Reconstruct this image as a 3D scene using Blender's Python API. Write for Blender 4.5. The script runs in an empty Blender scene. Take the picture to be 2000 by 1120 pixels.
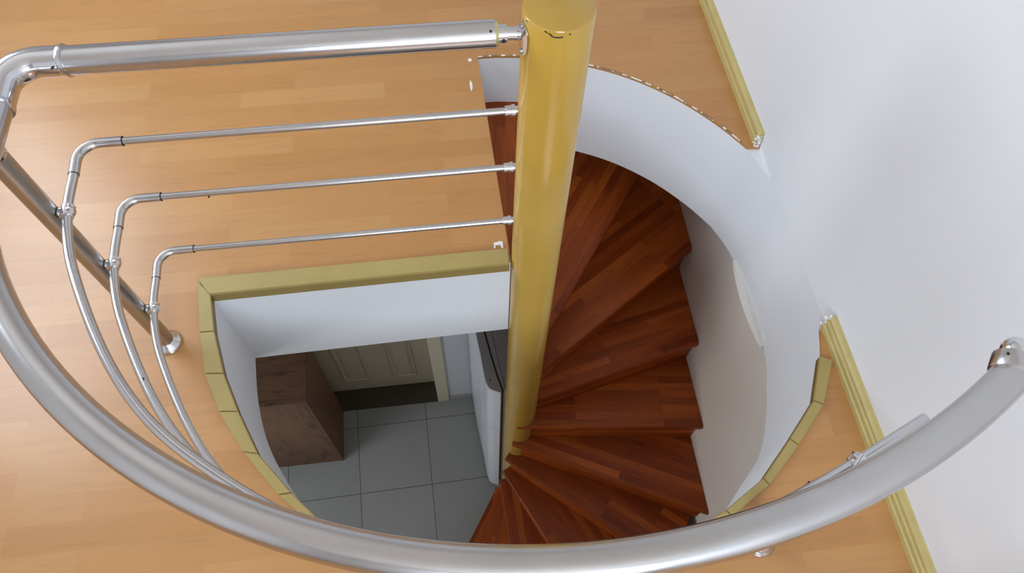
import bpy, bmesh, math, random
from mathutils import Vector, Matrix
random.seed(7)
C = bpy.context.scene.collection
SC = bpy.context.scene

# ------------------------------------------------------------------ camera, world, lights
cam_d = bpy.data.cameras.new('camera'); cam = bpy.data.objects.new('camera', cam_d); C.objects.link(cam)
RIGHT = Vector((0.9927854, -0.11780821, 0.02232434))
DOWN = Vector((-0.09257245, -0.87140931, -0.48174284))
FWD = Vector((0.0762069, 0.47620064, -0.87602823))
m = Matrix((RIGHT, -DOWN, -FWD)).transposed().to_4x4()
m.translation = Vector((0, 0, 1.8))
cam.matrix_world = m
cam_d.sensor_width = 36.0; cam_d.lens = 36 * 1436.26 / 2000; cam_d.clip_start = 0.02
SC.camera = cam
SC.view_settings.view_transform = 'Standard'
SC.view_settings.look = 'None'
SC.view_settings.gamma = 1.0
SC.view_settings.use_curve_mapping = False
SC.view_settings.exposure = 0.12

w = bpy.data.worlds.new('world'); SC.world = w; w.use_nodes = True
bg = w.node_tree.nodes['Background']
bg.inputs['Color'].default_value = (0.72, 0.84, 1.0, 1); bg.inputs['Strength'].default_value = 1.0

def area(name, loc, direction, sx, sy, power, col):
    l = bpy.data.lights.new(name, 'AREA'); l.shape = 'RECTANGLE'; l.size = sx; l.size_y = sy
    l.energy = power; l.color = col
    o = bpy.data.objects.new(name, l); C.objects.link(o); o.location = loc
    o.rotation_euler = Vector(direction).to_track_quat('-Z', 'Y').to_euler()
    return o
area('daylight_front_window', (.1, -2.55, 1.55), (-.1, 1, -.12), 1.3, 1.4, 88, (.76, .87, 1.0))
area('daylight_left_window', (-2.15, 2.0, 1.5), (1, -.1, -.2), 1.8, 1.4, 62, (.76, .87, 1.0))
area('daylight_lower_window', (-2.75, .2, -1.6), (1, .15, -.1), 1.2, 1.0, 24, (.97, .98, 1.0))

# ------------------------------------------------------------------ helpers
def link(name, me, mat=None, parent=None, smooth=None):
    o = bpy.data.objects.new(name, me); C.objects.link(o)
    if mat: me.materials.append(mat)
    if parent: o.parent = parent
    if smooth is not None:
        for p in me.polygons: p.use_smooth = True
        try: me.set_sharp_from_angle(angle=math.radians(smooth))
        except Exception: pass
    return o
def obj(name, bm, mat=None, parent=None, smooth=None, label=None):
    me = bpy.data.meshes.new(name); bm.normal_update(); bm.to_mesh(me); bm.free()
    o = link(name, me, mat, parent, smooth)
    if label: o['label'] = label
    return o
def struct(o): o['kind'] = 'structure'; return o
def tag(o, label, cat, group=None):
    o['label'] = label; o['category'] = cat
    if group: o['group'] = group
    return o
def thing(name, label, cat, loc=(0, 0, 0), group=None):
    o = bpy.data.objects.new(name, None); C.objects.link(o); o.location = loc; o.empty_display_size = .1
    return tag(o, label, cat, group)
def box(bm, x0, x1, y0, y1, z0, z1, bev=0, seg=2):
    vs = [bm.verts.new((x, y, z)) for z in (z0, z1) for y in (y0, y1) for x in (x0, x1)]
    fs = [bm.faces.new([vs[i] for i in f]) for f in ((0, 2, 3, 1), (4, 5, 7, 6), (0, 1, 5, 4), (2, 6, 7, 3), (0, 4, 6, 2), (1, 3, 7, 5))]
    if bev:
        es = list({e for f in fs for e in f.edges})
        bmesh.ops.bevel(bm, geom=es, offset=bev, segments=seg, affect='EDGES', profile=.5)
    return bm
def prism(bm, pts, z0, z1, top=True, bottom=True):
    a = [bm.verts.new((x, y, z0)) for x, y in pts]; b = [bm.verts.new((x, y, z1)) for x, y in pts]
    n = len(pts)
    for i in range(n):
        j = (i + 1) % n; bm.faces.new((a[i], a[j], b[j], b[i]))
    if top: bm.faces.new(b)
    if bottom: bm.faces.new(a[::-1])
    bmesh.ops.recalc_face_normals(bm, faces=bm.faces)
    return bm
def tube(bm, pts, r, seg=24, cap=True):
    pts = [Vector(p) for p in pts]; n = len(pts)
    rr = r if isinstance(r, (list, tuple)) else [r] * n
    T = [((pts[min(i + 1, n - 1)] - pts[max(i - 1, 0)]).normalized()) for i in range(n)]
    up = Vector((0, 0, 1)) if abs(T[0].z) < .9 else Vector((1, 0, 0))
    N = (up - T[0] * up.dot(T[0])).normalized(); rings = []
    for i in range(n):
        N = (N - T[i] * N.dot(T[i])).normalized(); B = T[i].cross(N)
        rings.append([bm.verts.new(pts[i] + (N * math.cos(a) + B * math.sin(a)) * rr[i]) for a in [2 * math.pi * k / seg for k in range(seg)]])
    for i in range(n - 1):
        for k in range(seg):
            j = (k + 1) % seg
            bm.faces.new((rings[i][k], rings[i][j], rings[i + 1][j], rings[i + 1][k]))
    if cap:
        bm.faces.new(rings[0][::-1]); bm.faces.new(rings[-1])
    bmesh.ops.recalc_face_normals(bm, faces=bm.faces)
    return bm
def tubeo(name, pts, r, mat, parent, seg=24, sm=40, label=None):
    return obj(name, tube(bmesh.new(), pts, r, seg), mat, parent, sm, label)
def catmull(P, n=8, closed=False):
    P = [Vector(p) for p in P]; out = []; L = len(P)
    for i in range(L if closed else L - 1):
        if closed: p0, p1, p2, p3 = P[i - 1], P[i], P[(i + 1) % L], P[(i + 2) % L]
        else: p0, p1, p2, p3 = P[max(i - 1, 0)], P[i], P[i + 1], P[min(i + 2, L - 1)]
        for k in range(n):
            t = k / n
            out.append(.5 * ((2 * p1) + (p2 - p0) * t + (2 * p0 - 5 * p1 + 4 * p2 - p3) * t * t + (3 * p1 - p0 - 3 * p2 + p3) * t ** 3))
    if not closed: out.append(P[-1])
    return out
def fillet(a, c, b, r, n=12):
    """round the corner c between straight runs a-c and c-b"""
    a, c, b = Vector(a), Vector(c), Vector(b); u = (a - c).normalized(); v = (b - c).normalized()
    half = math.acos(max(-1, min(1, u.dot(v)))) / 2; d = r / math.tan(half)
    ctr = c + (u + v).normalized() * (r / math.sin(half)); s = c + u * d; e = c + v * d
    A, B = s - ctr, e - ctr; ang = A.angle(B); out = []
    for i in range(n + 1):
        t = i / n; out.append(ctr + (A * math.sin((1 - t) * ang) + B * math.sin(t * ang)) / math.sin(ang))
    return out

# ------------------------------------------------------------------ materials
def newmat(name):
    mt = bpy.data.materials.new(name); mt.use_nodes = True; nt = mt.node_tree
    return mt, nt, nt.nodes['Principled BSDF']
def srgb(r, g, b):
    f = lambda c: (c / 255 / 12.92) if c <= 10 else ((c / 255 + .055) / 1.055) ** 2.4
    return (f(r), f(g), f(b), 1)
def N(nt, t, **kw):
    n = nt.nodes.new(t)
    for k, v in kw.items():
        if k.startswith('i_'):
            n.inputs[k[2:].replace('_', ' ')].default_value = v
        else: setattr(n, k, v)
    return n
def mixc(nt, a, b, fac, mode='MIX'):
    n = nt.nodes.new('ShaderNodeMix'); n.data_type = 'RGBA'; n.blend_type = mode
    for s, v in ((0, fac), (6, a), (7, b)):
        if hasattr(v, 'is_output') or isinstance(v, bpy.types.NodeSocket): nt.links.new(v, n.inputs[s])
        else: n.inputs[s].default_value = v
    return n.outputs[2]
def ramp(nt, sock, stops):
    r = nt.nodes.new('ShaderNodeValToRGB'); nt.links.new(sock, r.inputs[0]); e = r.color_ramp.elements
    while len(e) < len(stops): e.new(.5)
    for el, (p, c) in zip(e, stops): el.position = p; el.color = c
    return r.outputs[0]
def wood(name, cols, stave_w, stave_l, rough, gap_col, gap=.0006, grain=1.0, coat=0, contrast=1.0, rot=None):
    mt, nt, b = newmat(name); L = nt.links.new
    tc = N(nt, 'ShaderNodeTexCoord'); mp = N(nt, 'ShaderNodeMapping'); L(tc.outputs['Object'], mp.inputs[0])
    if rot: mp.inputs['Rotation'].default_value = rot
    def brick(c1, c2, w_, l_, mort, mc):
        br = N(nt, 'ShaderNodeTexBrick', offset=.37, offset_frequency=2, squash=1.0)
        br.inputs['Scale'].default_value = 1; br.inputs['Brick Width'].default_value = l_; br.inputs['Row Height'].default_value = w_
        br.inputs['Mortar Size'].default_value = mort; br.inputs['Mortar Smooth'].default_value = .3
        br.inputs['Color1'].default_value = c1; br.inputs['Color2'].default_value = c2; br.inputs['Mortar'].default_value = mc
        L(mp.outputs[0], br.inputs['Vector']); return br
    br = brick((0, 0, 0, 1), (1, 1, 1, 1), stave_w, stave_l, 0, (.5, .5, .5, 1))
    base = ramp(nt, br.outputs['Color'], [(0, cols[0]), (.5, cols[1]), (1, cols[2])])
    # long grain, shifted by each stave's own value
    add = N(nt, 'ShaderNodeVectorMath', operation='ADD'); comb = N(nt, 'ShaderNodeCombineXYZ')
    ml = N(nt, 'ShaderNodeMath', operation='MULTIPLY', i_Value=1); ml.inputs[1].default_value = 9.0
    L(br.outputs['Color'], ml.inputs[0]); L(ml.outputs[0], comb.inputs[0]); L(ml.outputs[0], comb.inputs[2])
    L(mp.outputs[0], add.inputs[0]); L(comb.outputs[0], add.inputs[1])
    sc = N(nt, 'ShaderNodeVectorMath', operation='MULTIPLY'); sc.inputs[1].default_value = (3, 34, 8); L(add.outputs[0], sc.inputs[0])
    n1 = N(nt, 'ShaderNodeTexNoise'); n1.inputs['Scale'].default_value = 1.6; n1.inputs['Detail'].default_value = 6; n1.inputs['Roughness'].default_value = .65
    n1.inputs['Distortion'].default_value = .6
    L(sc.outputs[0], n1.inputs['Vector'])
    g = ramp(nt, n1.outputs[0], [(.3, (1 - .16 * grain,) * 3 + (1,)), (.5, (1, 1, 1, 1)), (.72, (1 - .10 * grain, 1 - .12 * grain, 1 - .15 * grain, 1))])
    c = mixc(nt, base, g, 1.0, 'MULTIPLY')
    sc2 = N(nt, 'ShaderNodeVectorMath', operation='MULTIPLY'); sc2.inputs[1].default_value = (1.2, 5, 3); L(add.outputs[0], sc2.inputs[0])
    n2 = N(nt, 'ShaderNodeTexNoise'); n2.inputs['Scale'].default_value = 1.3; n2.inputs['Detail'].default_value = 2; L(sc2.outputs[0], n2.inputs['Vector'])
    g2 = ramp(nt, n2.outputs[0], [(.3, (1 - .10 * contrast,) * 3 + (1,)), (.7, (1, 1, 1, 1))])
    c = mixc(nt, c, g2, 1.0, 'MULTIPLY')
    if gap:
        br2 = brick((1, 1, 1, 1), (1, 1, 1, 1), stave_w, stave_l, gap, gap_col)
        c = mixc(nt, c, br2.outputs['Color'], .75, 'MULTIPLY')
    L(c, b.inputs['Base Color']); b.inputs['Roughness'].default_value = rough
    bp = N(nt, 'ShaderNodeBump'); bp.inputs['Strength'].default_value = .04; L(n1.outputs[0], bp.inputs['Height']); L(bp.outputs[0], b.inputs['Normal'])
    b.inputs['Coat Weight'].default_value = coat; b.inputs['Coat Roughness'].default_value = .25
    return mt
M_lam = wood('laminate', [srgb(182, 128, 72), srgb(187, 134, 78), srgb(192, 141, 85)], .066, .46, .34, (.90, .84, .76, 1), gap=.0004, grain=.75, coat=.3, contrast=.8)
M_stair = wood('stair_wood', [srgb(146, 62, 16), srgb(166, 76, 22), srgb(194, 98, 34)], .034, .62, .42, (.6, .45, .35, 1), gap=.0004, grain=2.4, coat=0, contrast=4.0)
M_stair.node_tree.nodes['Principled BSDF'].inputs['Specular IOR Level'].default_value = .28
M_cab = wood('cabinet_wood', [srgb(108, 72, 44), srgb(114, 77, 48), srgb(120, 82, 52)], 2, 3, .5, (1, 1, 1, 1), gap=0, grain=4.4, contrast=3.5)
M_cabv = wood('cabinet_wood_upright', [srgb(116, 82, 56), srgb(122, 87, 60), srgb(128, 92, 64)], 2, 3, .5, (1, 1, 1, 1), gap=0, grain=4.4, contrast=3.5, rot=(0, math.pi / 2, 0))
M_thresh = wood('threshold_wood', [srgb(66, 56, 44), srgb(70, 60, 47), srgb(74, 63, 50)], 2, 3, .5, (1, 1, 1, 1), gap=0, grain=1.2)

def paint(name, col, rough=.5, var=.03, scale=3, bump=.02, bscale=120, coat=0, metal=0, spec=.5):
    mt, nt, b = newmat(name); L = nt.links.new
    tc = N(nt, 'ShaderNodeTexCoord'); n = N(nt, 'ShaderNodeTexNoise'); n.inputs['Scale'].default_value = scale; n.inputs['Detail'].default_value = 4
    L(tc.outputs['Object'], n.inputs['Vector'])
    c0 = tuple(c * (1 - var) for c in col[:3]) + (1,); c1 = tuple(min(1, c * (1 + var)) for c in col[:3]) + (1,)
    L(ramp(nt, n.outputs[0], [(.3, c0), (.7, c1)]), b.inputs['Base Color'])
    b.inputs['Roughness'].default_value = rough; b.inputs['Metallic'].default_value = metal; b.inputs['Coat Weight'].default_value = coat
    b.inputs['Coat Roughness'].default_value = .12; b.inputs['Specular IOR Level'].default_value = spec
    if bump:
        n2 = N(nt, 'ShaderNodeTexNoise'); n2.inputs['Scale'].default_value = bscale; L(tc.outputs['Object'], n2.inputs['Vector'])
        bp = N(nt, 'ShaderNodeBump'); bp.inputs['Strength'].default_value = bump; bp.inputs['Distance'].default_value = .002
        L(n2.outputs[0], bp.inputs['Height']); L(bp.outputs[0], b.inputs['Normal'])
    return mt
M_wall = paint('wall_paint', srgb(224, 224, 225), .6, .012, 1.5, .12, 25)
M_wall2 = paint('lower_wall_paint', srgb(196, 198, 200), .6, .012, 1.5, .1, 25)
M_shaft = paint('shaft_wall_paint', srgb(220, 209, 198), .6, .03, 2, .15, 18)
M_ceil = paint('ceiling_paint', srgb(222, 217, 210), .7, .01)
M_yel = paint('yellow_gloss_paint', srgb(184, 146, 58), .2, .03, 6, .12, 9, coat=.7)
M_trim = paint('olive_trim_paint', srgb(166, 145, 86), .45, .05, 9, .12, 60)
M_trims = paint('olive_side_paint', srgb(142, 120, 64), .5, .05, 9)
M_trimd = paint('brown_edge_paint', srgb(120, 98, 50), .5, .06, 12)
M_skirt = paint('skirting_paint', srgb(186, 168, 108), .35, .07, 22, .12, 60, coat=.1)
M_alu = paint('brushed_aluminium', srgb(200, 199, 200), .2, .03, 14, .03, 200, metal=1)
M_alu2 = paint('matte_aluminium', srgb(192, 190, 189), .24, .03, 14, .03, 200, metal=1)
M_post = paint('dull_post_metal', srgb(176, 172, 168), .34, .05, 14, .03, 200, metal=1)
M_chr = paint('chrome', srgb(215, 215, 218), .12, .02, 10, 0, metal=1)
M_dark = paint('dark_gap', srgb(22, 20, 20), .6, .1, 30, 0)
M_raw = paint('raw_board_edge', srgb(140, 112, 88), .8, .25, 90, 0)
M_seam = paint('joint_line', srgb(70, 55, 32), .7, .2, 60, 0)
M_plaster = paint('plaster', srgb(232, 226, 220), .8, .06, 60, .5, 180)
M_fridge = paint('fridge_enamel', srgb(222, 226, 232), .25, .01, 3, .05, 90, coat=.3)
M_fridget = paint('fridge_top_plastic', srgb(150, 148, 146), .45, .02, 6)
M_door = paint('door_paint', srgb(200, 190, 164), .45, .02, 3, .05, 40)
M_ferr = paint('brass_ring', srgb(200, 190, 140), .3, .04, 30, 0, metal=.8)

def tile_mat():
    mt, nt, b = newmat('grey_floor_tile'); L = nt.links.new
    tc = N(nt, 'ShaderNodeTexCoord'); br = N(nt, 'ShaderNodeTexBrick', offset=0.0, squash=1.0)
    br.inputs['Scale'].default_value = 1; br.inputs['Brick Width'].default_value = .447; br.inputs['Row Height'].default_value = .43
    br.inputs['Mortar Size'].default_value = .0022; br.inputs['Mortar Smooth'].default_value = .2
    br.inputs['Color1'].default_value = srgb(150, 152, 148); br.inputs['Color2'].default_value = srgb(157, 158, 153); br.inputs['Mortar'].default_value = srgb(78, 76, 72)
    L(tc.outputs['Object'], br.inputs['Vector'])
    n = N(nt, 'ShaderNodeTexNoise'); n.inputs['Scale'].default_value = 3; n.inputs['Detail'].default_value = 5; L(tc.outputs['Object'], n.inputs['Vector'])
    c = mixc(nt, br.outputs['Color'], ramp(nt, n.outputs[0], [(.3, (.9, .9, .9, 1)), (.7, (1, 1, 1, 1))]), 1.0, 'MULTIPLY')
    L(c, b.inputs['Base Color']); b.inputs['Roughness'].default_value = .35
    bp = N(nt, 'ShaderNodeBump'); bp.inputs['Strength'].default_value = .3; bp.inputs['Distance'].default_value = .002
    L(br.outputs['Fac'], bp.inputs['Height']); bp.invert = True; L(bp.outputs[0], b.inputs['Normal'])
    return mt
M_tile = tile_mat()

# ------------------------------------------------------------------ the stairwell hole outline (z = 0), counter-clockwise from the landing corner
SLAB = -.45; LOW = -2.88
def wx(y): return 1.018 - .0185 * y
right_back = [(.145, 1.868), (.21, 1.868), (.35, 1.849), (.497, 1.802), (.641, 1.729), (.774, 1.625), (.881, 1.505), (.953, 1.397)]
right_flat = [(.953, 1.397), (.985, 1.31), (1.003, 1.22), (1.010, 1.1), (1.012, 1.0), (1.010, .9), (.999, .82), (.979, .755)]
front = [(.979, .755), (.955, .675), (.898, .550), (.808, .455), (.712, .364), (.602, .300), (.46, .240), (.3, .200), (.15, .186), (0, .196), (-.13, .238),
         (-.25, .300), (-.365, .383), (-.472, .49), (-.552, .61), (-.620, .745), (-.658, .89), (-.675, 1.046)]
def poly_pts(P, n): return [(v.x, v.y) for v in catmull([(x, y, 0) for x, y in P], n)]
rb = [(.145, 1.868)] + poly_pts(right_back[1:], 6); rf = poly_pts(right_flat, 6)[1:]; fr = poly_pts(front, 6)[1:]
hole = rb + rf + fr + [(.163, 1.062)]
# close: column side to landing corner. orientation here is clockwise seen from above
def plate(name, outer, hol, z0, z1, mat, jitter=None):
    bm = bmesh.new(); loops = []
    for z in (z0, z1):
        es = []
        for L_ in (outer, hol):
            vs = [bm.verts.new((x, y, z)) for x, y in L_]
            es += [bm.edges.new((vs[i], vs[(i + 1) % len(vs)])) for i in range(len(vs))]
            loops.append(vs)
        bmesh.ops.triangle_fill(bm, edges=es, use_beauty=True, use_dissolve=False)
    for a, b in ((loops[0], loops[2]), (loops[1], loops[3])):
        n = len(a)
        for i in range(n): bm.faces.new((a[i], a[(i + 1) % n], b[(i + 1) % n], b[i]))
    bmesh.ops.recalc_face_normals(bm, faces=bm.faces)
    return obj(name, bm, mat, smooth=35)
X0, X1, Y0, Y1 = -2.0, 1.25, -2.4, 4.6
outer = [(X0, Y0), (X1, Y0), (X1, Y1), (X0, Y1)]
hole_boards = rb + [(1.06, 1.385), (1.06, .762), (.979, .755)] + fr + [(.163, 1.062)]
struct(plate('floor', outer, hole_boards, -.010, 0, M_lam))
struct(plate('ceiling', outer, hole, SLAB, -.0102, M_wall))          # slab between the storeys, its plastered hole edge

# ------------------------------------------------------------------ upper room shell
def wall_with_window(name, axis, pos, th, a0, a1, z0, z1, w0, w1, wz0, wz1, mat):
    bm = bmesh.new()
    def b(aa, ab, za, zb):
        if axis == 'y': box(bm, aa, ab, pos - th, pos, za, zb)
        else: box(bm, pos - th, pos, aa, ab, za, zb)
    b(a0, w0, z0, z1); b(w1, a1, z0, z1); b(w0, w1, z0, wz0); b(w0, w1, wz1, z1)
    return struct(obj(name, bm, mat))
TOP = 2.7
wall_with_window('wall_front', 'y', Y0, .12, X0, X1, 0, TOP, -.55, .75, .85, 2.25, M_wall)
wall_with_window('wall_left', 'x', X0, .12, Y0, Y1, 0, TOP, 1.1, 2.9, .8, 2.2, M_wall)
bm = bmesh.new(); box(bm, X0, X1, Y1, Y1 + .12, 0, TOP); struct(obj('wall_back', bm, M_wall))
bm = bmesh.new(); box(bm, X0 - .12, X1 + .2, Y0 - .12, Y1 + .12, TOP, TOP + .1); struct(obj('ceiling', bm, M_ceil))
def window(name, axis, pos, a0, a1, z0, z1):
    fr_ = bmesh.new(); t = .05
    def b(x, aa, ab, za, zb, d=.03):
        if axis == 'y': box(x, aa, ab, pos - .08, pos - .08 + d, za, zb, .004)
        else: box(x, pos - .08, pos - .08 + d, aa, ab, za, zb, .004)
    mid = (a0 + a1) / 2
    for q in ((a0, a0 + t, z0, z1), (a1 - t, a1, z0, z1), (a0 + t, a1 - t, z0, z0 + t), (a0 + t, a1 - t, z1 - t, z1), (mid - t / 2, mid + t / 2, z0 + t, z1 - t)): b(fr_, *q)
    return struct(obj(name, fr_, M_ceil))
window('window_1', 'y', Y0, -.55, .75, .85, 2.25)
window('window_2', 'x', X0, 1.1, 2.9, .8, 2.2)
# right wall: runs straight down into the stairwell, slightly skewed to the boards
bm = bmesh.new()
prism(bm, [(wx(Y0), Y0), (wx(Y0) + .2, Y0), (wx(Y1) + .2, Y1), (wx(Y1), Y1)], -.0101, TOP); struct(obj('wall_right', bm, M_wall))

# ------------------------------------------------------------------ stair shaft below the slab
bm = bmesh.new(); box(bm, 1.032, 1.2, .02, 2.1, LOW, SLAB - .001)
struct(obj('wall_shaft_right', bm, M_shaft))
bm = bmesh.new(); box(bm, .36, 1.032, 2.04, 2.15, LOW, SLAB - .001); struct(obj('wall_shaft_back', bm, M_shaft))
bm = bmesh.new(); box(bm, -.25, 1.032, .02, .13, LOW, SLAB - .001); struct(obj('wall_shaft_front', bm, M_shaft))
# sliver of plaster left under the slab edge on the flat side of the well
bm = bmesh.new(); pts = []
n = 24
top_, bot_ = [], []
for i in range(n + 1):
    t = i / n; y = 1.24 + (.90 - 1.24) * t
    d = math.sin(math.pi * t) ** .8
    xt = wx(y) - .001
    top_.append(bm.verts.new((xt - .0, y, SLAB + .012))); bot_.append(bm.verts.new((xt + .0 - .011 * d, y, SLAB - .001 - .011 * d)))
for i in range(n): bm.faces.new((top_[i], bot_[i], bot_[i + 1], top_[i + 1]))
r_ = bmesh.ops.extrude_face_region(bm, geom=list(bm.faces)); 
for v in [g for g in r_['geom'] if isinstance(g, bmesh.types.BMVert)]: v.co.x += .03
bmesh.ops.recalc_face_normals(bm, faces=bm.faces)
struct(obj('trim_plaster_lip', bm, M_ceil, smooth=30))

# ------------------------------------------------------------------ lower room shell
LX0, LY0, LBY = -2.6, -2.0, 1.737
bm = bmesh.new(); box(bm, LX0, 1.2, LY0, 2.1, LOW - .1, LOW)
fl = obj('floor', bm, M_tile); struct(fl)
# tile grid: joints at x -.262, -.709; y 1.182, 1.612 turned by about one degree
for v in fl.data.vertices: v.co -= Vector((-.262, 1.182, LOW))
a = math.radians(1.3); R_ = Matrix.Rotation(a, 4, 'Z')
fl.data.transform(R_.inverted()); fl.matrix_world = Matrix.Translation((-.262, 1.182, LOW)) @ R_
DL, DR = -.90, -.185
bm = bmesh.new(); box(bm, LX0, DL - .07, LBY, 2.0, LOW, SLAB - .001); box(bm, DR + .075, .36, LBY, 2.0, LOW, SLAB - .001); box(bm, DL - .07, DR + .075, LBY, 2.0, -.78, SLAB - .001)
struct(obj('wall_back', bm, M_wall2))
bm = bmesh.new()
box(bm, LX0 - .12, LX0, -.4, .8, LOW, -2.1); box(bm, LX0 - .12, LX0, -.4, .8, -1.1, SLAB); box(bm, LX0 - .12, LX0, LY0, -.4, LOW, SLAB); box(bm, LX0 - .12, LX0, .8, 2.0, LOW, SLAB)
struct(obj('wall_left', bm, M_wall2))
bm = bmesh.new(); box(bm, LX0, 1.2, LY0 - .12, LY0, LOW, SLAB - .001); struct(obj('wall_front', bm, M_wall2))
# the panelled door in its recess
bm = bmesh.new(); yb = 1.87
box(bm, DL, DR, yb, yb + .04, LOW + .006, -.86, .002)
door = struct(obj('door_1', bm, M_door))
for i, (pa, pb) in enumerate(((-.768, -.600), (-.452, -.305))):
    for (za, zb) in ((-2.70, -2.02), (-1.9, -1.1)):
        bm = bmesh.new()
        # frame moulding and raised field
        for q in ((pa, pa + .014, za, zb), (pb - .014, pb, za, zb), (pa, pb, za, za + .014), (pa, pb, zb - .014, zb)):
            box(bm, q[0], q[1], yb - .013, yb + .002, q[2], q[3], .005)
        box(bm, pa + .03, pb - .03, yb - .005, yb + .002, za + .03, zb - .03, .004)
        obj('door_panel', bm, M_door, door)
bm = bmesh.new()
box(bm, DR, DR + .075, LBY - .012, yb, LOW, -.78, .004); box(bm, DL - .07, DL, LBY - .012, yb, LOW, -.78, .004); box(bm, DL, DR, LBY - .012, yb, -.855, -.78, .004)
obj('door_frame', bm, M_door, door)
bm = bmesh.new(); box(bm, DL, DR, LBY - .012, yb, LOW, LOW + .005, .001)
struct(obj('trim_threshold', bm, M_thresh))
bm = bmesh.new(); box(bm, DR + .078, .36, LBY - .008, LBY, LOW, LOW + .06, .001); struct(obj('baseboard_back', bm, M_tile))

# ------------------------------------------------------------------ skirting boards on the right wall
def skirting(name, ya, yb_, prof, endcut=0):
    bm = bmesh.new(); rows = []
    for y, c in ((ya, 0), (yb_, endcut)):
        rows.append([bm.verts.new((wx(y) - t + .0, y + c * t, z)) for t, z in prof])
    k = len(prof)
    for i in range(k): bm.faces.new((rows[0][i], rows[0][(i + 1) % k], rows[1][(i + 1) % k], rows[1][i]))
    bm.faces.new(rows[0][::-1]); bm.faces.new(rows[1]); bmesh.ops.recalc_face_normals(bm, faces=bm.faces)
    return struct(obj(name, bm, M_skirt, smooth=25))
P1 = [(0, 0), (.019, 0), (.019, .022), (.016, .026), (.016, .046), (.012, .052), (.009, .056), (0, .058)]
P2 = [(0, 0), (.021, 0), (.021, .016), (.017, .019), (.0175, .021), (.0175, .034), (.013, .037), (.0135, .040), (.0135, .049), (.008, .056), (.006, .060), (0, .062)]
skirting('baseboard_right', Y1, 1.402, P1)
skirting('baseboard_right', .765, Y0, P2)
bm = bmesh.new(); box(bm, X0, X0 + .016, Y0, Y1, 0, .06, .003); struct(obj('baseboard_left', bm, M_skirt))
bm = bmesh.new(); box(bm, X0 + .016, .9, Y1 - .016, Y1, 0, .06, .003); struct(obj('baseboard_back', bm, M_skirt))

# ragged plaster: broken ends of the skirting and filler smeared along the raw edge of the well
def ragged(name, path, width, z, mat, step=.006, seedv=1, rise=.002, dens=1.0):
    rnd = random.Random(seedv); bm = bmesh.new(); prev = None
    P = [Vector((x, y, 0)) for x, y in path]
    pts = []
    for a_, b_ in zip(P, P[1:]):
        n_ = max(1, int((b_ - a_).length / step))
        for k in range(n_): pts.append(a_.lerp(b_, k / n_))
    wv = 0
    for i in range(len(pts) - 1):
        t = (pts[i + 1] - pts[i]).normalized(); nn = Vector((-t.y, t.x, 0))
        wv = .6 * wv + .4 * rnd.uniform(0, 1)
        if rnd.random() > dens: prev = None; continue
        a_ = bm.verts.new(pts[i] - nn * .002 + Vector((0, 0, z))); b_ = bm.verts.new(pts[i] + nn * width * (wv + .25 * rnd.random()) + Vector((0, 0, z)))
        c_ = bm.verts.new(pts[i] + nn * .0 + Vector((0, 0, z + rise * rnd.random() + .0004)))
        if prev:
            bm.faces.new((prev[0], a_, c_, prev[2])); bm.faces.new((prev[2], c_, b_, prev[1])); bm.faces.new((prev[0], prev[1], b_, a_))
        prev = (a_, b_, c_)
    bmesh.ops.recalc_face_normals(bm, faces=bm.faces)
    return obj(name, bm, mat)
edge = rb
struct(ragged('trim_filler', edge, .006, .0003, M_plaster, seedv=3, dens=.72))
struct(ragged('trim_raw_edge', edge, .007, .0002, M_raw, step=.008, seedv=5, dens=.85))
bm = bmesh.new()
for i in range(26):
    rnd = random
    x = wx(1.4) - .004 - .022 * rnd.random(); y = 1.395 + .012 * rnd.random(); z = .05 * rnd.random()
    bmesh.ops.create_icosphere(bm, subdivisions=1, radius=.002 + .0035 * rnd.random(), matrix=Matrix.Translation((x, y, z)) @ Matrix.Diagonal((1.3, .7, 1, 1)))
for i in range(22):
    x = wx(.765) - .002 - .024 * random.random(); y = .764 + .010 * random.random(); z = .055 * random.random()
    bmesh.ops.create_icosphere(bm, subdivisions=1, radius=.002 + .003 * random.random(), matrix=Matrix.Translation((x, y, z)))
struct(obj('trim_broken_plaster', bm, M_plaster))
# white paint smears on the boards beside the landing edge
def smear(px_pts, lab):
    bm = bmesh.new(); vs = [bm.verts.new((x, y, .0006)) for x, y in px_pts]; f = bm.faces.new(vs)
    r = bmesh.ops.extrude_face_region(bm, geom=[f])
    for v in [g for g in r['geom'] if isinstance(g, bmesh.types.BMVert)]: v.co.z += .0008
    bmesh.ops.recalc_face_normals(bm, faces=bm.faces)
    return tag(obj('paint_smear', bm, M_plaster), lab, 'paint mark', 'white paint marks on the floorboards')
def blob(cx, cy, rx, ry, n=11, s=1, hollow=False):
    rr = random.Random(s)
    return [(cx + rx * math.cos(2 * math.pi * k / n) * rr.uniform(.55, 1.15), cy + ry * math.sin(2 * math.pi * k / n) * rr.uniform(.55, 1.15)) for k in range(n)]
smear([(.119, 1.107), (.125, 1.107), (.125, 1.117), (.139, 1.117), (.142, 1.105), (.147, 1.106), (.147, 1.127), (.139, 1.131), (.129, 1.128), (.121, 1.127)],
      'L-shaped white paint mark on the boards, the one nearest the olive trim')
smear(blob(.112, 1.74, .006, .025, s=4), 'narrow white scuff on the boards left of the white well face')
smear(blob(.118, 1.855, .007, .009, s=6), 'small white paint dab on the boards at the far corner of the landing edge')
smear(blob(.132, 1.62, .003, .024, s=8), 'slim white paint streak on the boards by the middle of the landing edge')
smear(blob(.106, 1.395, .008, .004, s=9), 'faint white paint speck on the boards between the top and middle thin rails')

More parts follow.
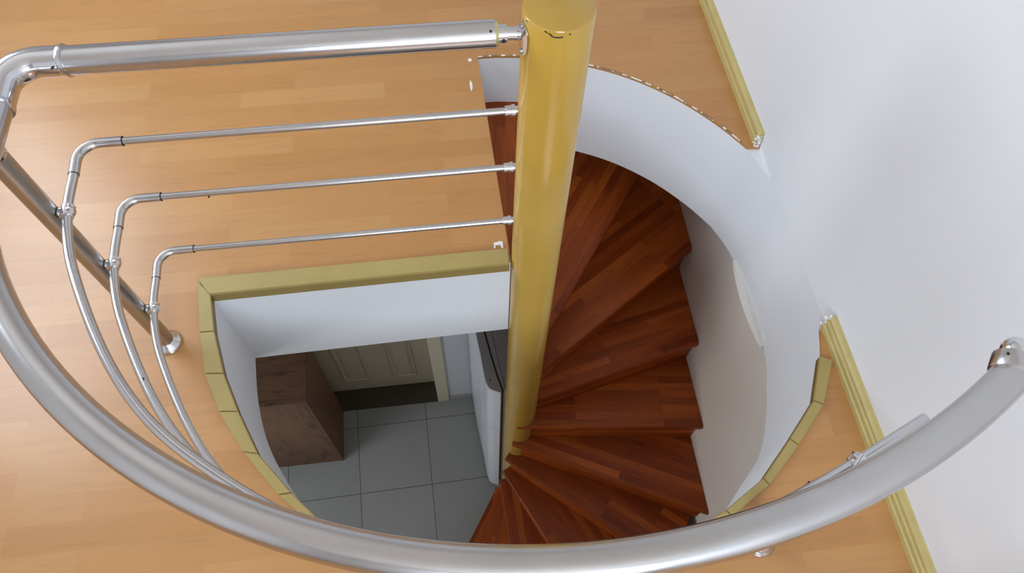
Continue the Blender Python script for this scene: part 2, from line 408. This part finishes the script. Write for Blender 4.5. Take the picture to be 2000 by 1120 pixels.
# ------------------------------------------------------------------ olive battens around the well
tn = [0]
def batten(name, o0, o1, i1, i0, face=.03):
    """top strip between outer and inner edge plus the lip that hangs down inside the well"""
    tn[0] += 1; h = .009
    bm = bmesh.new()
    O0, O1, I1, I0 = [Vector((p[0], p[1], 0)) for p in (o0, o1, i1, i0)]
    ctr = (O0 + O1 + I0 + I1) / 4
    prism(bm, [(p.x, p.y) for p in (O0, O1, I1, I0)], .0006, h)
    bmesh.ops.bevel(bm, geom=[e for e in bm.edges if all(v.co.z > .005 for v in e.verts)], offset=.0015, segments=2, affect='EDGES')
    o = struct(obj(name, bm, M_trim))
    # lip
    bm = bmesh.new(); n0 = (O0 - I0).normalized() * .008; n1 = (O1 - I1).normalized() * .008
    prism(bm, [(p.x, p.y) for p in (I0, I1, I1 + n1, I0 + n0)], -face, .0005)
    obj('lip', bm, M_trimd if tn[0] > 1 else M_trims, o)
    return o
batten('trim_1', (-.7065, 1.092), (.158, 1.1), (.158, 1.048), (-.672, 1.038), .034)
og = [(-.7065, 1.084), (-.688, .924), (-.665, .803), (-.621, .695), (-.556, .584), (-.467, .469), (-.368, .372), (-.245, .295), (-.11, .243)]
ig = [(-.668, 1.036), (-.650, .923), (-.617, .798), (-.574, .690), (-.520, .575), (-.436, .470), (-.334, .360), (-.225, .262), (-.095, .208)]
# reorder so outer radius stays larger
for k in range(len(og) - 1):
    def shrink(a, b, e=.0009):
        d = Vector((b[0] - a[0], b[1] - a[1])).normalized() * e
        return (a[0] + d.x, a[1] + d.y), (b[0] - d.x, b[1] - d.y)
    a0, a1 = shrink(og[k], og[k + 1]); b0, b1 = shrink(ig[k], ig[k + 1])
    batten('trim_%d' % tn[0] if False else 'trim_%d' % (tn[0] + 1), a0, a1, b1, b0, .022)
og = [(.980, .663), (.916, .544), (.818, .447), (.716, .358), (.606, .296), (.48, .235), (.34, .192)]
ig = [(.949, .676), (.893, .557), (.801, .465), (.706, .376), (.594, .312), (.46, .256), (.32, .216)]
for k in range(len(og) - 1):
    a0, a1 = shrink(og[k], og[k + 1]); b0, b1 = shrink(ig[k], ig[k + 1])
    batten('trim_%d' % (tn[0] + 1), a0, a1, b1, b0, .02)

# ------------------------------------------------------------------ spiral staircase
AX, AY, RC = .233, 1.063, .0675
stair = thing('spiral_staircase', 'reddish-brown wooden spiral stair winding down around a glossy yellow column', 'staircase', (AX, AY, LOW))
def rel(o, loc=(AX, AY, LOW)): o.location = -Vector(loc); return o
# column
bm = bmesh.new(); ztop = .885; seg = 64; prof = [(RC, LOW), (RC, ztop - .004), (RC - .0015, ztop - .001), (RC - .004, ztop), (0, ztop)]
rings = []
for r, z in prof:
    if r == 0: rings.append([bm.verts.new((AX, AY, z))])
    else: rings.append([bm.verts.new((AX + r * math.cos(2 * math.pi * k / seg), AY + r * math.sin(2 * math.pi * k / seg), z)) for k in range(seg)])
for a_, b_ in zip(rings, rings[1:]):
    for k in range(seg):
        j = (k + 1) % seg
        bm.faces.new((a_[k], a_[j], b_[j], b_[k]) if len(b_) > 1 else (a_[k], a_[j], b_[0]))
col = rel(obj('column', bm, M_yel, stair, 30, label='glossy yellow painted steel column'))
# chipped paint at the rim: thin dark shards following the surface
def chip(a0, da, z0, pts):
    bm = bmesh.new(); vs = []
    for (u, v) in pts:
        an = math.radians(a0 + u * da); vs.append(bm.verts.new((AX + (RC + .0003) * math.cos(an), AY + (RC + .0003) * math.sin(an), z0 + v)))
    f = bm.faces.new(vs)
    r = bmesh.ops.extrude_face_region(bm, geom=[f])
    for v in [g for g in r['geom'] if isinstance(g, bmesh.types.BMVert)]:
        d = Vector((v.co.x - AX, v.co.y - AY, 0)).normalized(); v.co -= d * .0006
    bmesh.ops.recalc_face_normals(bm, faces=bm.faces)
    rel(obj('paint_chip', bm, M_dark, col), (0, 0, 0))
chip(-122, 30, ztop - .006, [(0, .002), (.1, .003), (.22, -.001), (.34, 0), (.45, -.005), (.6, -.006), (.8, -.0055), (.97, -.004), (1, -.007), (.85, -.0085), (.6, -.0085), (.42, -.0075), (.3, -.003), (.16, -.001), (.05, 0)])
chip(-84, 4, ztop - .007, [(0, 0), (.5, .002), (1, 0), (.5, -.002)])
chip(-160, 4, ztop - .008, [(0, 0), (.5, .002), (1, 0), (.5, -.002)])

def clip(poly, p, nrm):
    out = []
    for i in range(len(poly)):
        a_, b_ = poly[i], poly[(i + 1) % len(poly)]
        da = (a_[0] - p[0]) * nrm[0] + (a_[1] - p[1]) * nrm[1]; db = (b_[0] - p[0]) * nrm[0] + (b_[1] - p[1]) * nrm[1]
        if da >= 0: out.append(a_)
        if (da >= 0) != (db >= 0):
            t = da / (da - db); out.append((a_[0] + (b_[0] - a_[0]) * t, a_[1] + (b_[1] - a_[1]) * t))
    return out
RISE = .2215
nose = {1: ((.262, 1.10), (.335, 1.87)), 2: ((.318, 1.16), (.447, 1.661)), 3: ((.299, 1.097), (.795, 1.807)), 4: ((.272, 1.05), (1.025, 1.561)), 5: ((.251, 1.027), (1.024, 1.212)),
        6: ((.211, .997), (1.028, .906)), 7: ((.193, .99), (1.036, .573)), 8: ((.162, .985), (.498, .702)), 9: ((.151, .984), (.337, .598)),
        10: ((.139, .999), (.154, .651)), 11: ((.120, 1.016), (.026, .708)), 12: ((.119, 1.042), (-.064, .761))}
def circle_clip(poly, c, r, a0, a1, n):
    for k in range(n + 1):
        an = math.radians(a0 + (a1 - a0) * k / n); d = (math.cos(an), math.sin(an))
        poly = clip(poly, (c[0] + r * d[0], c[1] + r * d[1]), (-d[0], -d[1]))
    return poly
geo = {}
for k, (a_, b_) in nose.items():
    u = Vector((b_[0] - a_[0], b_[1] - a_[1])).normalized(); geo[k] = (Vector(a_), u, Vector((-u.y, u.x)))   # n points up-stair
for k in nose:
    a_, u, nn = geo[k]; z = -RISE * k; th = .034
    poly = [(-.9, .135), (1.03, .135), (1.03, 2.035), (-.9, 2.035)]
    poly = clip(poly, a_, nn)
    if k > 1:
        pa, pu, pn = geo[k - 1]; q = pa + pn * .045; poly = clip(poly, q, -pn)
    else: poly = clip(poly, (.13, 1.4), (1, 0))
    poly = clip(poly, a_ - u * .0, u)
    if k <= 2: poly = circle_clip(poly, (.2, 1.05), .825, 40, 130, 24)
    if k > 7: poly = circle_clip(poly, (.2, 1.05), .915, -175, -20, 30)
    # own frame: x along the nosing so the staves run with it
    ang = math.atan2(u.y, u.x); M_ = Matrix.Translation((a_.x, a_.y, z)) @ Matrix.Rotation(ang, 4, 'Z')
    Mi = M_.inverted(); P = [Mi @ Vector((x, y, z)) for x, y in poly]
    Q = [P[0]]
    for p in P[1:]:
        if (p - Q[-1]).length > .003: Q.append(p)
    if (Q[-1] - Q[0]).length < .003: Q.pop()
    bm = bmesh.new(); prism(bm, [(p.x, p.y) for p in Q], -th, 0)
    bmesh.ops.bevel(bm, geom=[e for e in bm.edges if abs(e.verts[0].co.y) < 1e-3 and abs(e.verts[1].co.y) < 1e-3 and abs(e.verts[0].co.z - e.verts[1].co.z) < 1e-4], offset=.005, segments=3, affect='EDGES')
    # shift the pattern so treads differ
    off = Vector((.37 * k, .045 * ((k * 7) % 11), 0))
    bm.transform(Matrix.Translation(off))
    t = obj('tread', bm, M_stair, stair, 30); t.matrix_local = Matrix.Translation((-AX, -AY, -LOW)) @ M_ @ Matrix.Translation(-off)
    # riser under the nosing
    s = .028
    L_ = [(-.9, .135), (1.031, .135), (1.031, 2.036), (-.9, 2.036)]
    L_ = clip(L_, a_ + nn * s, nn); L_ = clip(L_, a_ + nn * (s + .018), -nn); L_ = clip(L_, a_ + u * .02, u)
    if k <= 2: L_ = circle_clip(L_, (.2, 1.05), .825, 40, 130, 24)
    if k > 7: L_ = circle_clip(L_, (.2, 1.05), .91, -175, -20, 30)
    P = [Mi @ Vector((x, y, z)) for x, y in L_]; Q = [P[0]]
    for p in P[1:]:
        if (p - Q[-1]).length > .002: Q.append(p)
    if (Q[-1] - Q[0]).length < .002: Q.pop()
    # build in a frame whose y is vertical so staves run along it
    bm = bmesh.new(); prism(bm, [(p.x, p.y) for p in Q], -RISE, -th)
    bm.transform(Matrix.Rotation(-math.pi / 2, 4, 'X')); bm.transform(Matrix.Translation(off))
    rs = obj('riser', bm, M_stair, stair, 30)
    rs.matrix_local = Matrix.Translation((-AX, -AY, -LOW)) @ M_ @ Matrix.Rotation(math.pi / 2, 4, 'X') @ Matrix.Translation(-off)
# landing riser
bm = bmesh.new(); box(bm, .128, .144, 1.085, 1.86, -RISE, -.011); rel(obj('riser', bm, M_stair, stair))
# small steel bracket at the inner end of the second tread
bm = bmesh.new(); box(bm, .297, .315, 1.150, 1.158, -.462, -.440, .002); rel(obj('bracket', bm, M_chr, stair, label='small steel bracket'))

# ------------------------------------------------------------------ guard railing
rail = thing('guard_railing', 'aluminium tube railing curving around the stairwell, fixed to the yellow column', 'railing', (-.765, .9, 0))
RL = (-.765, .9, 0)
def rp(o): return rel(o, RL)
HZ = .826; HR = .026
PC = [-0.04771434585696418, 0.10386174341689522, 0.07460822455641127, -0.08392092069938101, 0.9384552569323825]
def hr(th):
    x = (th + 107) / 75; r = 0
    for c in PC: r = r * x + c
    return r
def hp(th, z=HZ, dr=0):
    r = hr(th) + dr; a_ = math.radians(th); return Vector((.2 + r * math.cos(a_), 1.05 + r * math.sin(a_), z))
# straight top rail
rp(tubeo('handrail', [(.116, 1.068, HZ), (-.3, 1.070, HZ), (-.665, 1.071, HZ)], HR, M_alu, rail, 40, label='straight upper tube'))
top_rail = [o for o in C.objects if o.name.startswith('handrail')][-1]
sub = lambda o: o   # sub-parts share the parent's frame
def child(o): o.location = (0, 0, 0); return o
child(tubeo('end_ring', [(.1155, 1.068, HZ), (.122, 1.068, HZ)], [HR - .001, HR - .003], M_ferr, top_rail, 32))
for (x, y) in ((.107, 1.052),):
    child(tubeo('screw_hole', [(x, y, HZ + .0195), (x - .0, y - .001, HZ + .0212)], .0025, M_dark, top_rail, 12))
# joint piece to the column
br = rp(tubeo('column_bracket', [(.120, 1.066, HZ), (.138, 1.066, HZ), (.1385, 1.066, HZ), (.150, 1.065, HZ), (.160, 1.065, HZ), (.168, 1.065, HZ)], [.017, .017, .013, .012, .014, .011], M_chr, rail, 24))
bm = bmesh.new()
# oval plate curved against the column
nu, nv = 10, 14; grid = []
for j in range(nv + 1):
    v = -1 + 2 * j / nv; row = []
    for i in range(nu + 1):
        uu = -1 + 2 * i / nu; hw = math.sqrt(max(0, 1 - abs(v) ** 3)) * 17 + 2
        an = math.radians(191 + uu * hw); row.append(bm.verts.new((AX + (RC + .004) * math.cos(an), AY + (RC + .004) * math.sin(an), HZ + .004 + v * .037)))
    grid.append(row)
for j in range(nv):
    for i in range(nu): bm.faces.new((grid[j][i], grid[j][i + 1], grid[j + 1][i + 1], grid[j + 1][i]))
r_ = bmesh.ops.extrude_face_region(bm, geom=list(bm.faces))
for v in [g for g in r_['geom'] if isinstance(g, bmesh.types.BMVert)]:
    d = Vector((v.co.x - AX, v.co.y - AY, 0)).normalized(); v.co -= d * .003
bmesh.ops.recalc_face_normals(bm, faces=bm.faces)
child(obj('plate', bm, M_chr, br, 40))
for dz in (-.026, .034):
    child(tubeo('screw', [(AX - RC - .0055, AY - .018, HZ + dz), (AX - RC - .001, AY - .017, HZ + dz)], .005, M_alu2, br, 12))
child(tubeo('screw', [(.131, 1.050, HZ - .002), (.131, 1.047, HZ - .002)], .0035, M_dark, br, 10))
# elbow at the corner and the big sweep
A0 = Vector((-.655, 1.071, HZ)); CR = Vector((-.752, 1.072, HZ)); tgt = hp(-166)
E = fillet(A0, CR, tgt, .055, 14)
dirn = (tgt - CR).normalized(); e_end = E[-1] + dirn * .045
el = rp(tubeo('elbow', [A0] + E + [e_end], HR + .0015, M_chr, rail, 40))
for p, d in ((A0, Vector((1, 0, 0))), (e_end, dirn)):
    child(tubeo('collar', [p - d * .006, p - d * .002, p + d * .004, p + d * .005], [HR + .001, HR + .0035, HR + .0035, HR], M_chr, el, 40))
child(tubeo('screw_hole', [A0 + Vector((-.012, -.0265, .010)), A0 + Vector((-.012, -.029, .0115))], .0022, M_dark, el, 10))
path = [e_end, e_end.lerp(hp(-166), .5)] + [hp(t) for t in range(-166, -53, 2)]
end_dir = (hp(-52) - hp(-54)).normalized()
path.append(hp(-52.9))
end_dir = Vector((.60, .80, 0)).normalized()
for q in range(1, 6):
    d_ = (hp(-52) - hp(-54)).normalized().lerp(end_dir, q / 5).normalized(); path.append(path[-1] + d_ * .004)
endp = path[-1]
curve = rp(tubeo('handrail', path, HR, M_alu2, rail, 48, label='sweeping curved upper tube'))
child(tubeo('end_collar', [endp - end_dir * .004, endp - end_dir * .001, endp + end_dir * .024, endp + end_dir * .026], [HR, HR + .0022, HR + .0022, HR - .002], M_alu2, curve, 40))
ballc = endp + end_dir * .040
bp_ = [ballc + end_dir * (.021 * math.sin(math.radians(a_))) for a_ in range(-80, 89, 8)]
child(tubeo('end_ball', bp_, [max(.0008, .021 * math.cos(math.radians(a_))) for a_ in range(-80, 89, 8)], M_chr, curve, 32, 80))
child(tubeo('screw_hole', [endp + end_dir * .012 + Vector((-.014, .012, .0215)), endp + end_dir * .012 + Vector((-.0145, .0125, .0228))], .002, M_dark, curve, 10))

# three thin rails
RR = .0083
arc_mid = [(-.737, 1.0), (-.731, .9), (-.702, .776), (-.62, .593), (-.528, .46), (-.412, .357), (-.27, .262), (-.12, .197), (.04, .164), (.2, .157), (.34, .169), (.47, .2), (.632, .259), (.777, .319)]
def midrail(z, lab, cx, corner_y):
    pts = [Vector((x, y, z)) for x, y in arc_mid]
    s0 = Vector((AX - RC - .0105, corner_y + .004, z)); c0 = Vector((-.737, corner_y, z))
    E_ = fillet(s0, c0, pts[1], .042, 10)
    d2 = (pts[1] - c0).normalized()
    sleeve_a = E_[0] + Vector((.044, 0, 0)); sleeve_b = E_[-1] + d2 * .034
    sm = [v for v in catmull([sleeve_b] + pts[1:], 8)]
    sm = [sleeve_b] + sm[1:]
    o = rp(tubeo('thin_rail', [s0, sleeve_a] + E_ + sm, [.0078] * (2 + len(E_)) + [.0094] * len(sm), M_alu, rail, 20, label=lab))
    e = child(tubeo('bent_sleeve', [sleeve_a] + E_ + [sleeve_b], RR + .0020, M_alu, o, 20))
    for p, d in ((sleeve_a, Vector((1, 0, 0))), (sleeve_b, d2)):
        child(tubeo('joint_ring', [p, p + d * .0008], RR + .0022, M_dark, o, 20))
    cx_ = AX - math.sqrt(RC ** 2 - (corner_y + .004 - AY) ** 2)
    f = child(tubeo('ferrule', [(cx_ - .028, corner_y + .004, z), (cx_ - .027, corner_y + .004, z), (cx_ - .014, corner_y + .004, z), (cx_ - .0135, corner_y + .004, z), (cx_ - .006, corner_y + .004, z), (cx_ - .0055, corner_y + .004, z), (cx_ + .002, corner_y + .004, z)],
                    [RR + .001, RR + .003, RR + .003, RR + .005, RR + .005, RR + .001, RR + .001], M_chr, o, 20))
    return o
m1 = midrail(.605, 'topmost thin rail', 0, 1.072)
m2 = midrail(.407, 'middle thin rail', 0, 1.075)
m3 = midrail(.195, 'lowest thin rail', 0, 1.066)
child(tubeo('screw_hole', [(-.632, .622, .4165), (-.632, .6215, .419)], .0018, M_dark, m2, 10))
child(tubeo('screw_hole', [(-.545, 1.071, .402), (-.545, 1.067, .399)], .002, M_dark, m2, 10))

# posts
def post(x, y, inward, lab):
    PR = .0205
    o = rp(tubeo('post', [(x, y, .002), (x, y, .70), (x, y, .782)], PR, M_post, rail, 32, label=lab))
    child(tubeo('post_cap', [(x, y, .778), (x, y, .781), (x, y, .788), (x, y, .792)], [PR, PR + .0015, PR + .0015, PR - .004], M_chr, o, 32))
    child(tubeo('saddle', [(x, y, .790), (x, y, HZ - HR + .002)], .010, M_chr, o, 20))
    prof = [(PR + .0148, .0006), (PR + .0148, .006), (PR + .010, .012), (PR + .004, .016), (PR + .002, .024), (PR, .025)]
    child(tubeo('base_flange', [(x, y, z) for r, z in prof], [r for r, z in prof], M_chr, o, 40, 50))
    d = Vector((inward[0], inward[1], 0)).normalized()
    for z in (.605, .407, .195):
        p0 = Vector((x, y, z)) + d * (PR - .002); p1 = Vector((x, y, z)) + d * inward[2]
        child(tubeo('clamp_gap', [p0, p0 + d * .0035], .0105, M_dark, o, 16))
        c = child(tubeo('rail_clamp', [p0 + d * .003, p1 - d * .006, p1 - d * .002, p1 + d * .0095, p1 + d * .0115, p1 + d * .014], [.0105, .0105, .0125, .0125, .0085, .006], M_chr, o, 16))
        side = Vector((-d.y, d.x, 0))
        child(tubeo('clamp_sleeve', [p1 - side * .0135, p1 - side * .0125, p1 + side * .0125, p1 + side * .0135], [RR + .0025, RR + .0045, RR + .0045, RR + .0025], M_chr, o, 20))
    return o
post(-.768, .905, (.037, -.001, .0365), 'left post, standing on the boards by the corner')
post(.657, .232, (-.025, .027, .037), 'right post, mostly under the curved handrail')

# ------------------------------------------------------------------ lower room furniture
cab = thing('cabinet', 'low dark walnut cabinet on the grey tiles beside the cream door', 'cabinet', (-1.12, 1.56, LOW))
CL = (-1.12, 1.56, LOW); ct = -1.79
def cp(name, b, mt, lab=None):
    bm = bmesh.new(); box(bm, *b, .0015, 2); return rel(obj(name, bm, mt, cab, label=lab), CL)
cp('carcass', (-1.43, -.828, 1.412, 1.732, LOW, ct - .018), M_cab)
cp('top_panel', (-1.435, -.811, 1.394, 1.734, ct - .018, ct), M_cab)
cp('side_panel', (-.828, -.811, 1.396, 1.734, LOW, ct - .0185), M_cabv)
cp('front_panel', (-1.432, -.8285, 1.396, 1.4115, LOW + .002, ct - .0185), M_cabv)

fr_ = thing('refrigerator', 'tall glossy white refrigerator standing behind the yellow column', 'refrigerator', (.28, 1.42, LOW))
FL = (.28, 1.42, LOW); ft = -1.2
outl = [(.046, 1.715), (.052, 1.60), (.060, 1.50), (.069, 1.419), (.080, 1.311), (.088, 1.20), (.092, 1.172), (.099, 1.150), (.108, 1.139), (.120, 1.131), (.135, 1.124), (.151, 1.118)]
inl = [(.156, 1.124), (.139, 1.20), (.121, 1.311), (.103, 1.428), (.094, 1.55), (.090, 1.715)]
dp = outl + inl
def fprism(name, pts, z0, z1, mt, parent=fr_, bev=.002, lab=None):
    bm = bmesh.new(); prism(bm, pts, z0, z1)
    if bev: bmesh.ops.bevel(bm, geom=[e for e in bm.edges if abs(e.verts[0].co.z - e.verts[1].co.z) < 1e-5], offset=bev, segments=2, affect='EDGES')
    o = obj(name, bm, mt, parent, 35, lab)
    return rel(o, FL) if parent is fr_ else child(o)
d1 = fprism('door', dp, -1.722, ft - .003, M_fridge, lab='upper freezer door')
d2 = fprism('door', dp, LOW + .05, -1.73, M_fridge, lab='lower fridge door')
fprism('door_cap', [(x + .001, y) for x, y in dp], ft - .003, ft + .001, M_fridget, d1, .0005)
gap = [(x + .0085, y) for x, y in inl]
fprism('door_gasket', inl + gap[::-1], LOW + .06, ft - .0005, M_dark, bev=0)
fprism('body', [gap[0], (.50, 1.145), (.50, 1.72), gap[-1]] + gap[:0:-1][1:][:0] + gap[-2:0:-1], LOW + .02, ft, M_fridget, bev=.002, lab='grey cabinet body')
seam = [(.172, 1.135), (.161, 1.22), (.15, 1.32), (.142, 1.42), (.137, 1.55), (.134, 1.715)]
fprism('top_seam', seam + [(x + .0018, y) for x, y in seam[::-1]], ft, ft + .0008, M_dark, bev=0)
child(obj('screw', tube(bmesh.new(), [(.111, 1.178, ft), (.111, 1.178, ft + .002)], .006, 14), M_alu2, d1, 40))
child(obj('screw_slot', tube(bmesh.new(), [(.111, 1.178, ft + .0021), (.111, 1.178, ft + .0026)], .003, 10), M_dark, d1, 40))
# moulded grip running down the door face
for dd, z0, z1 in ((d1, -1.70, ft - .03), (d2, -2.75, -1.75)):
    fprism('grip_strip', [(.0735, 1.33), (.0785, 1.29), (.084, 1.292), (.080, 1.332)], z0, z1, M_fridge, dd, .001)
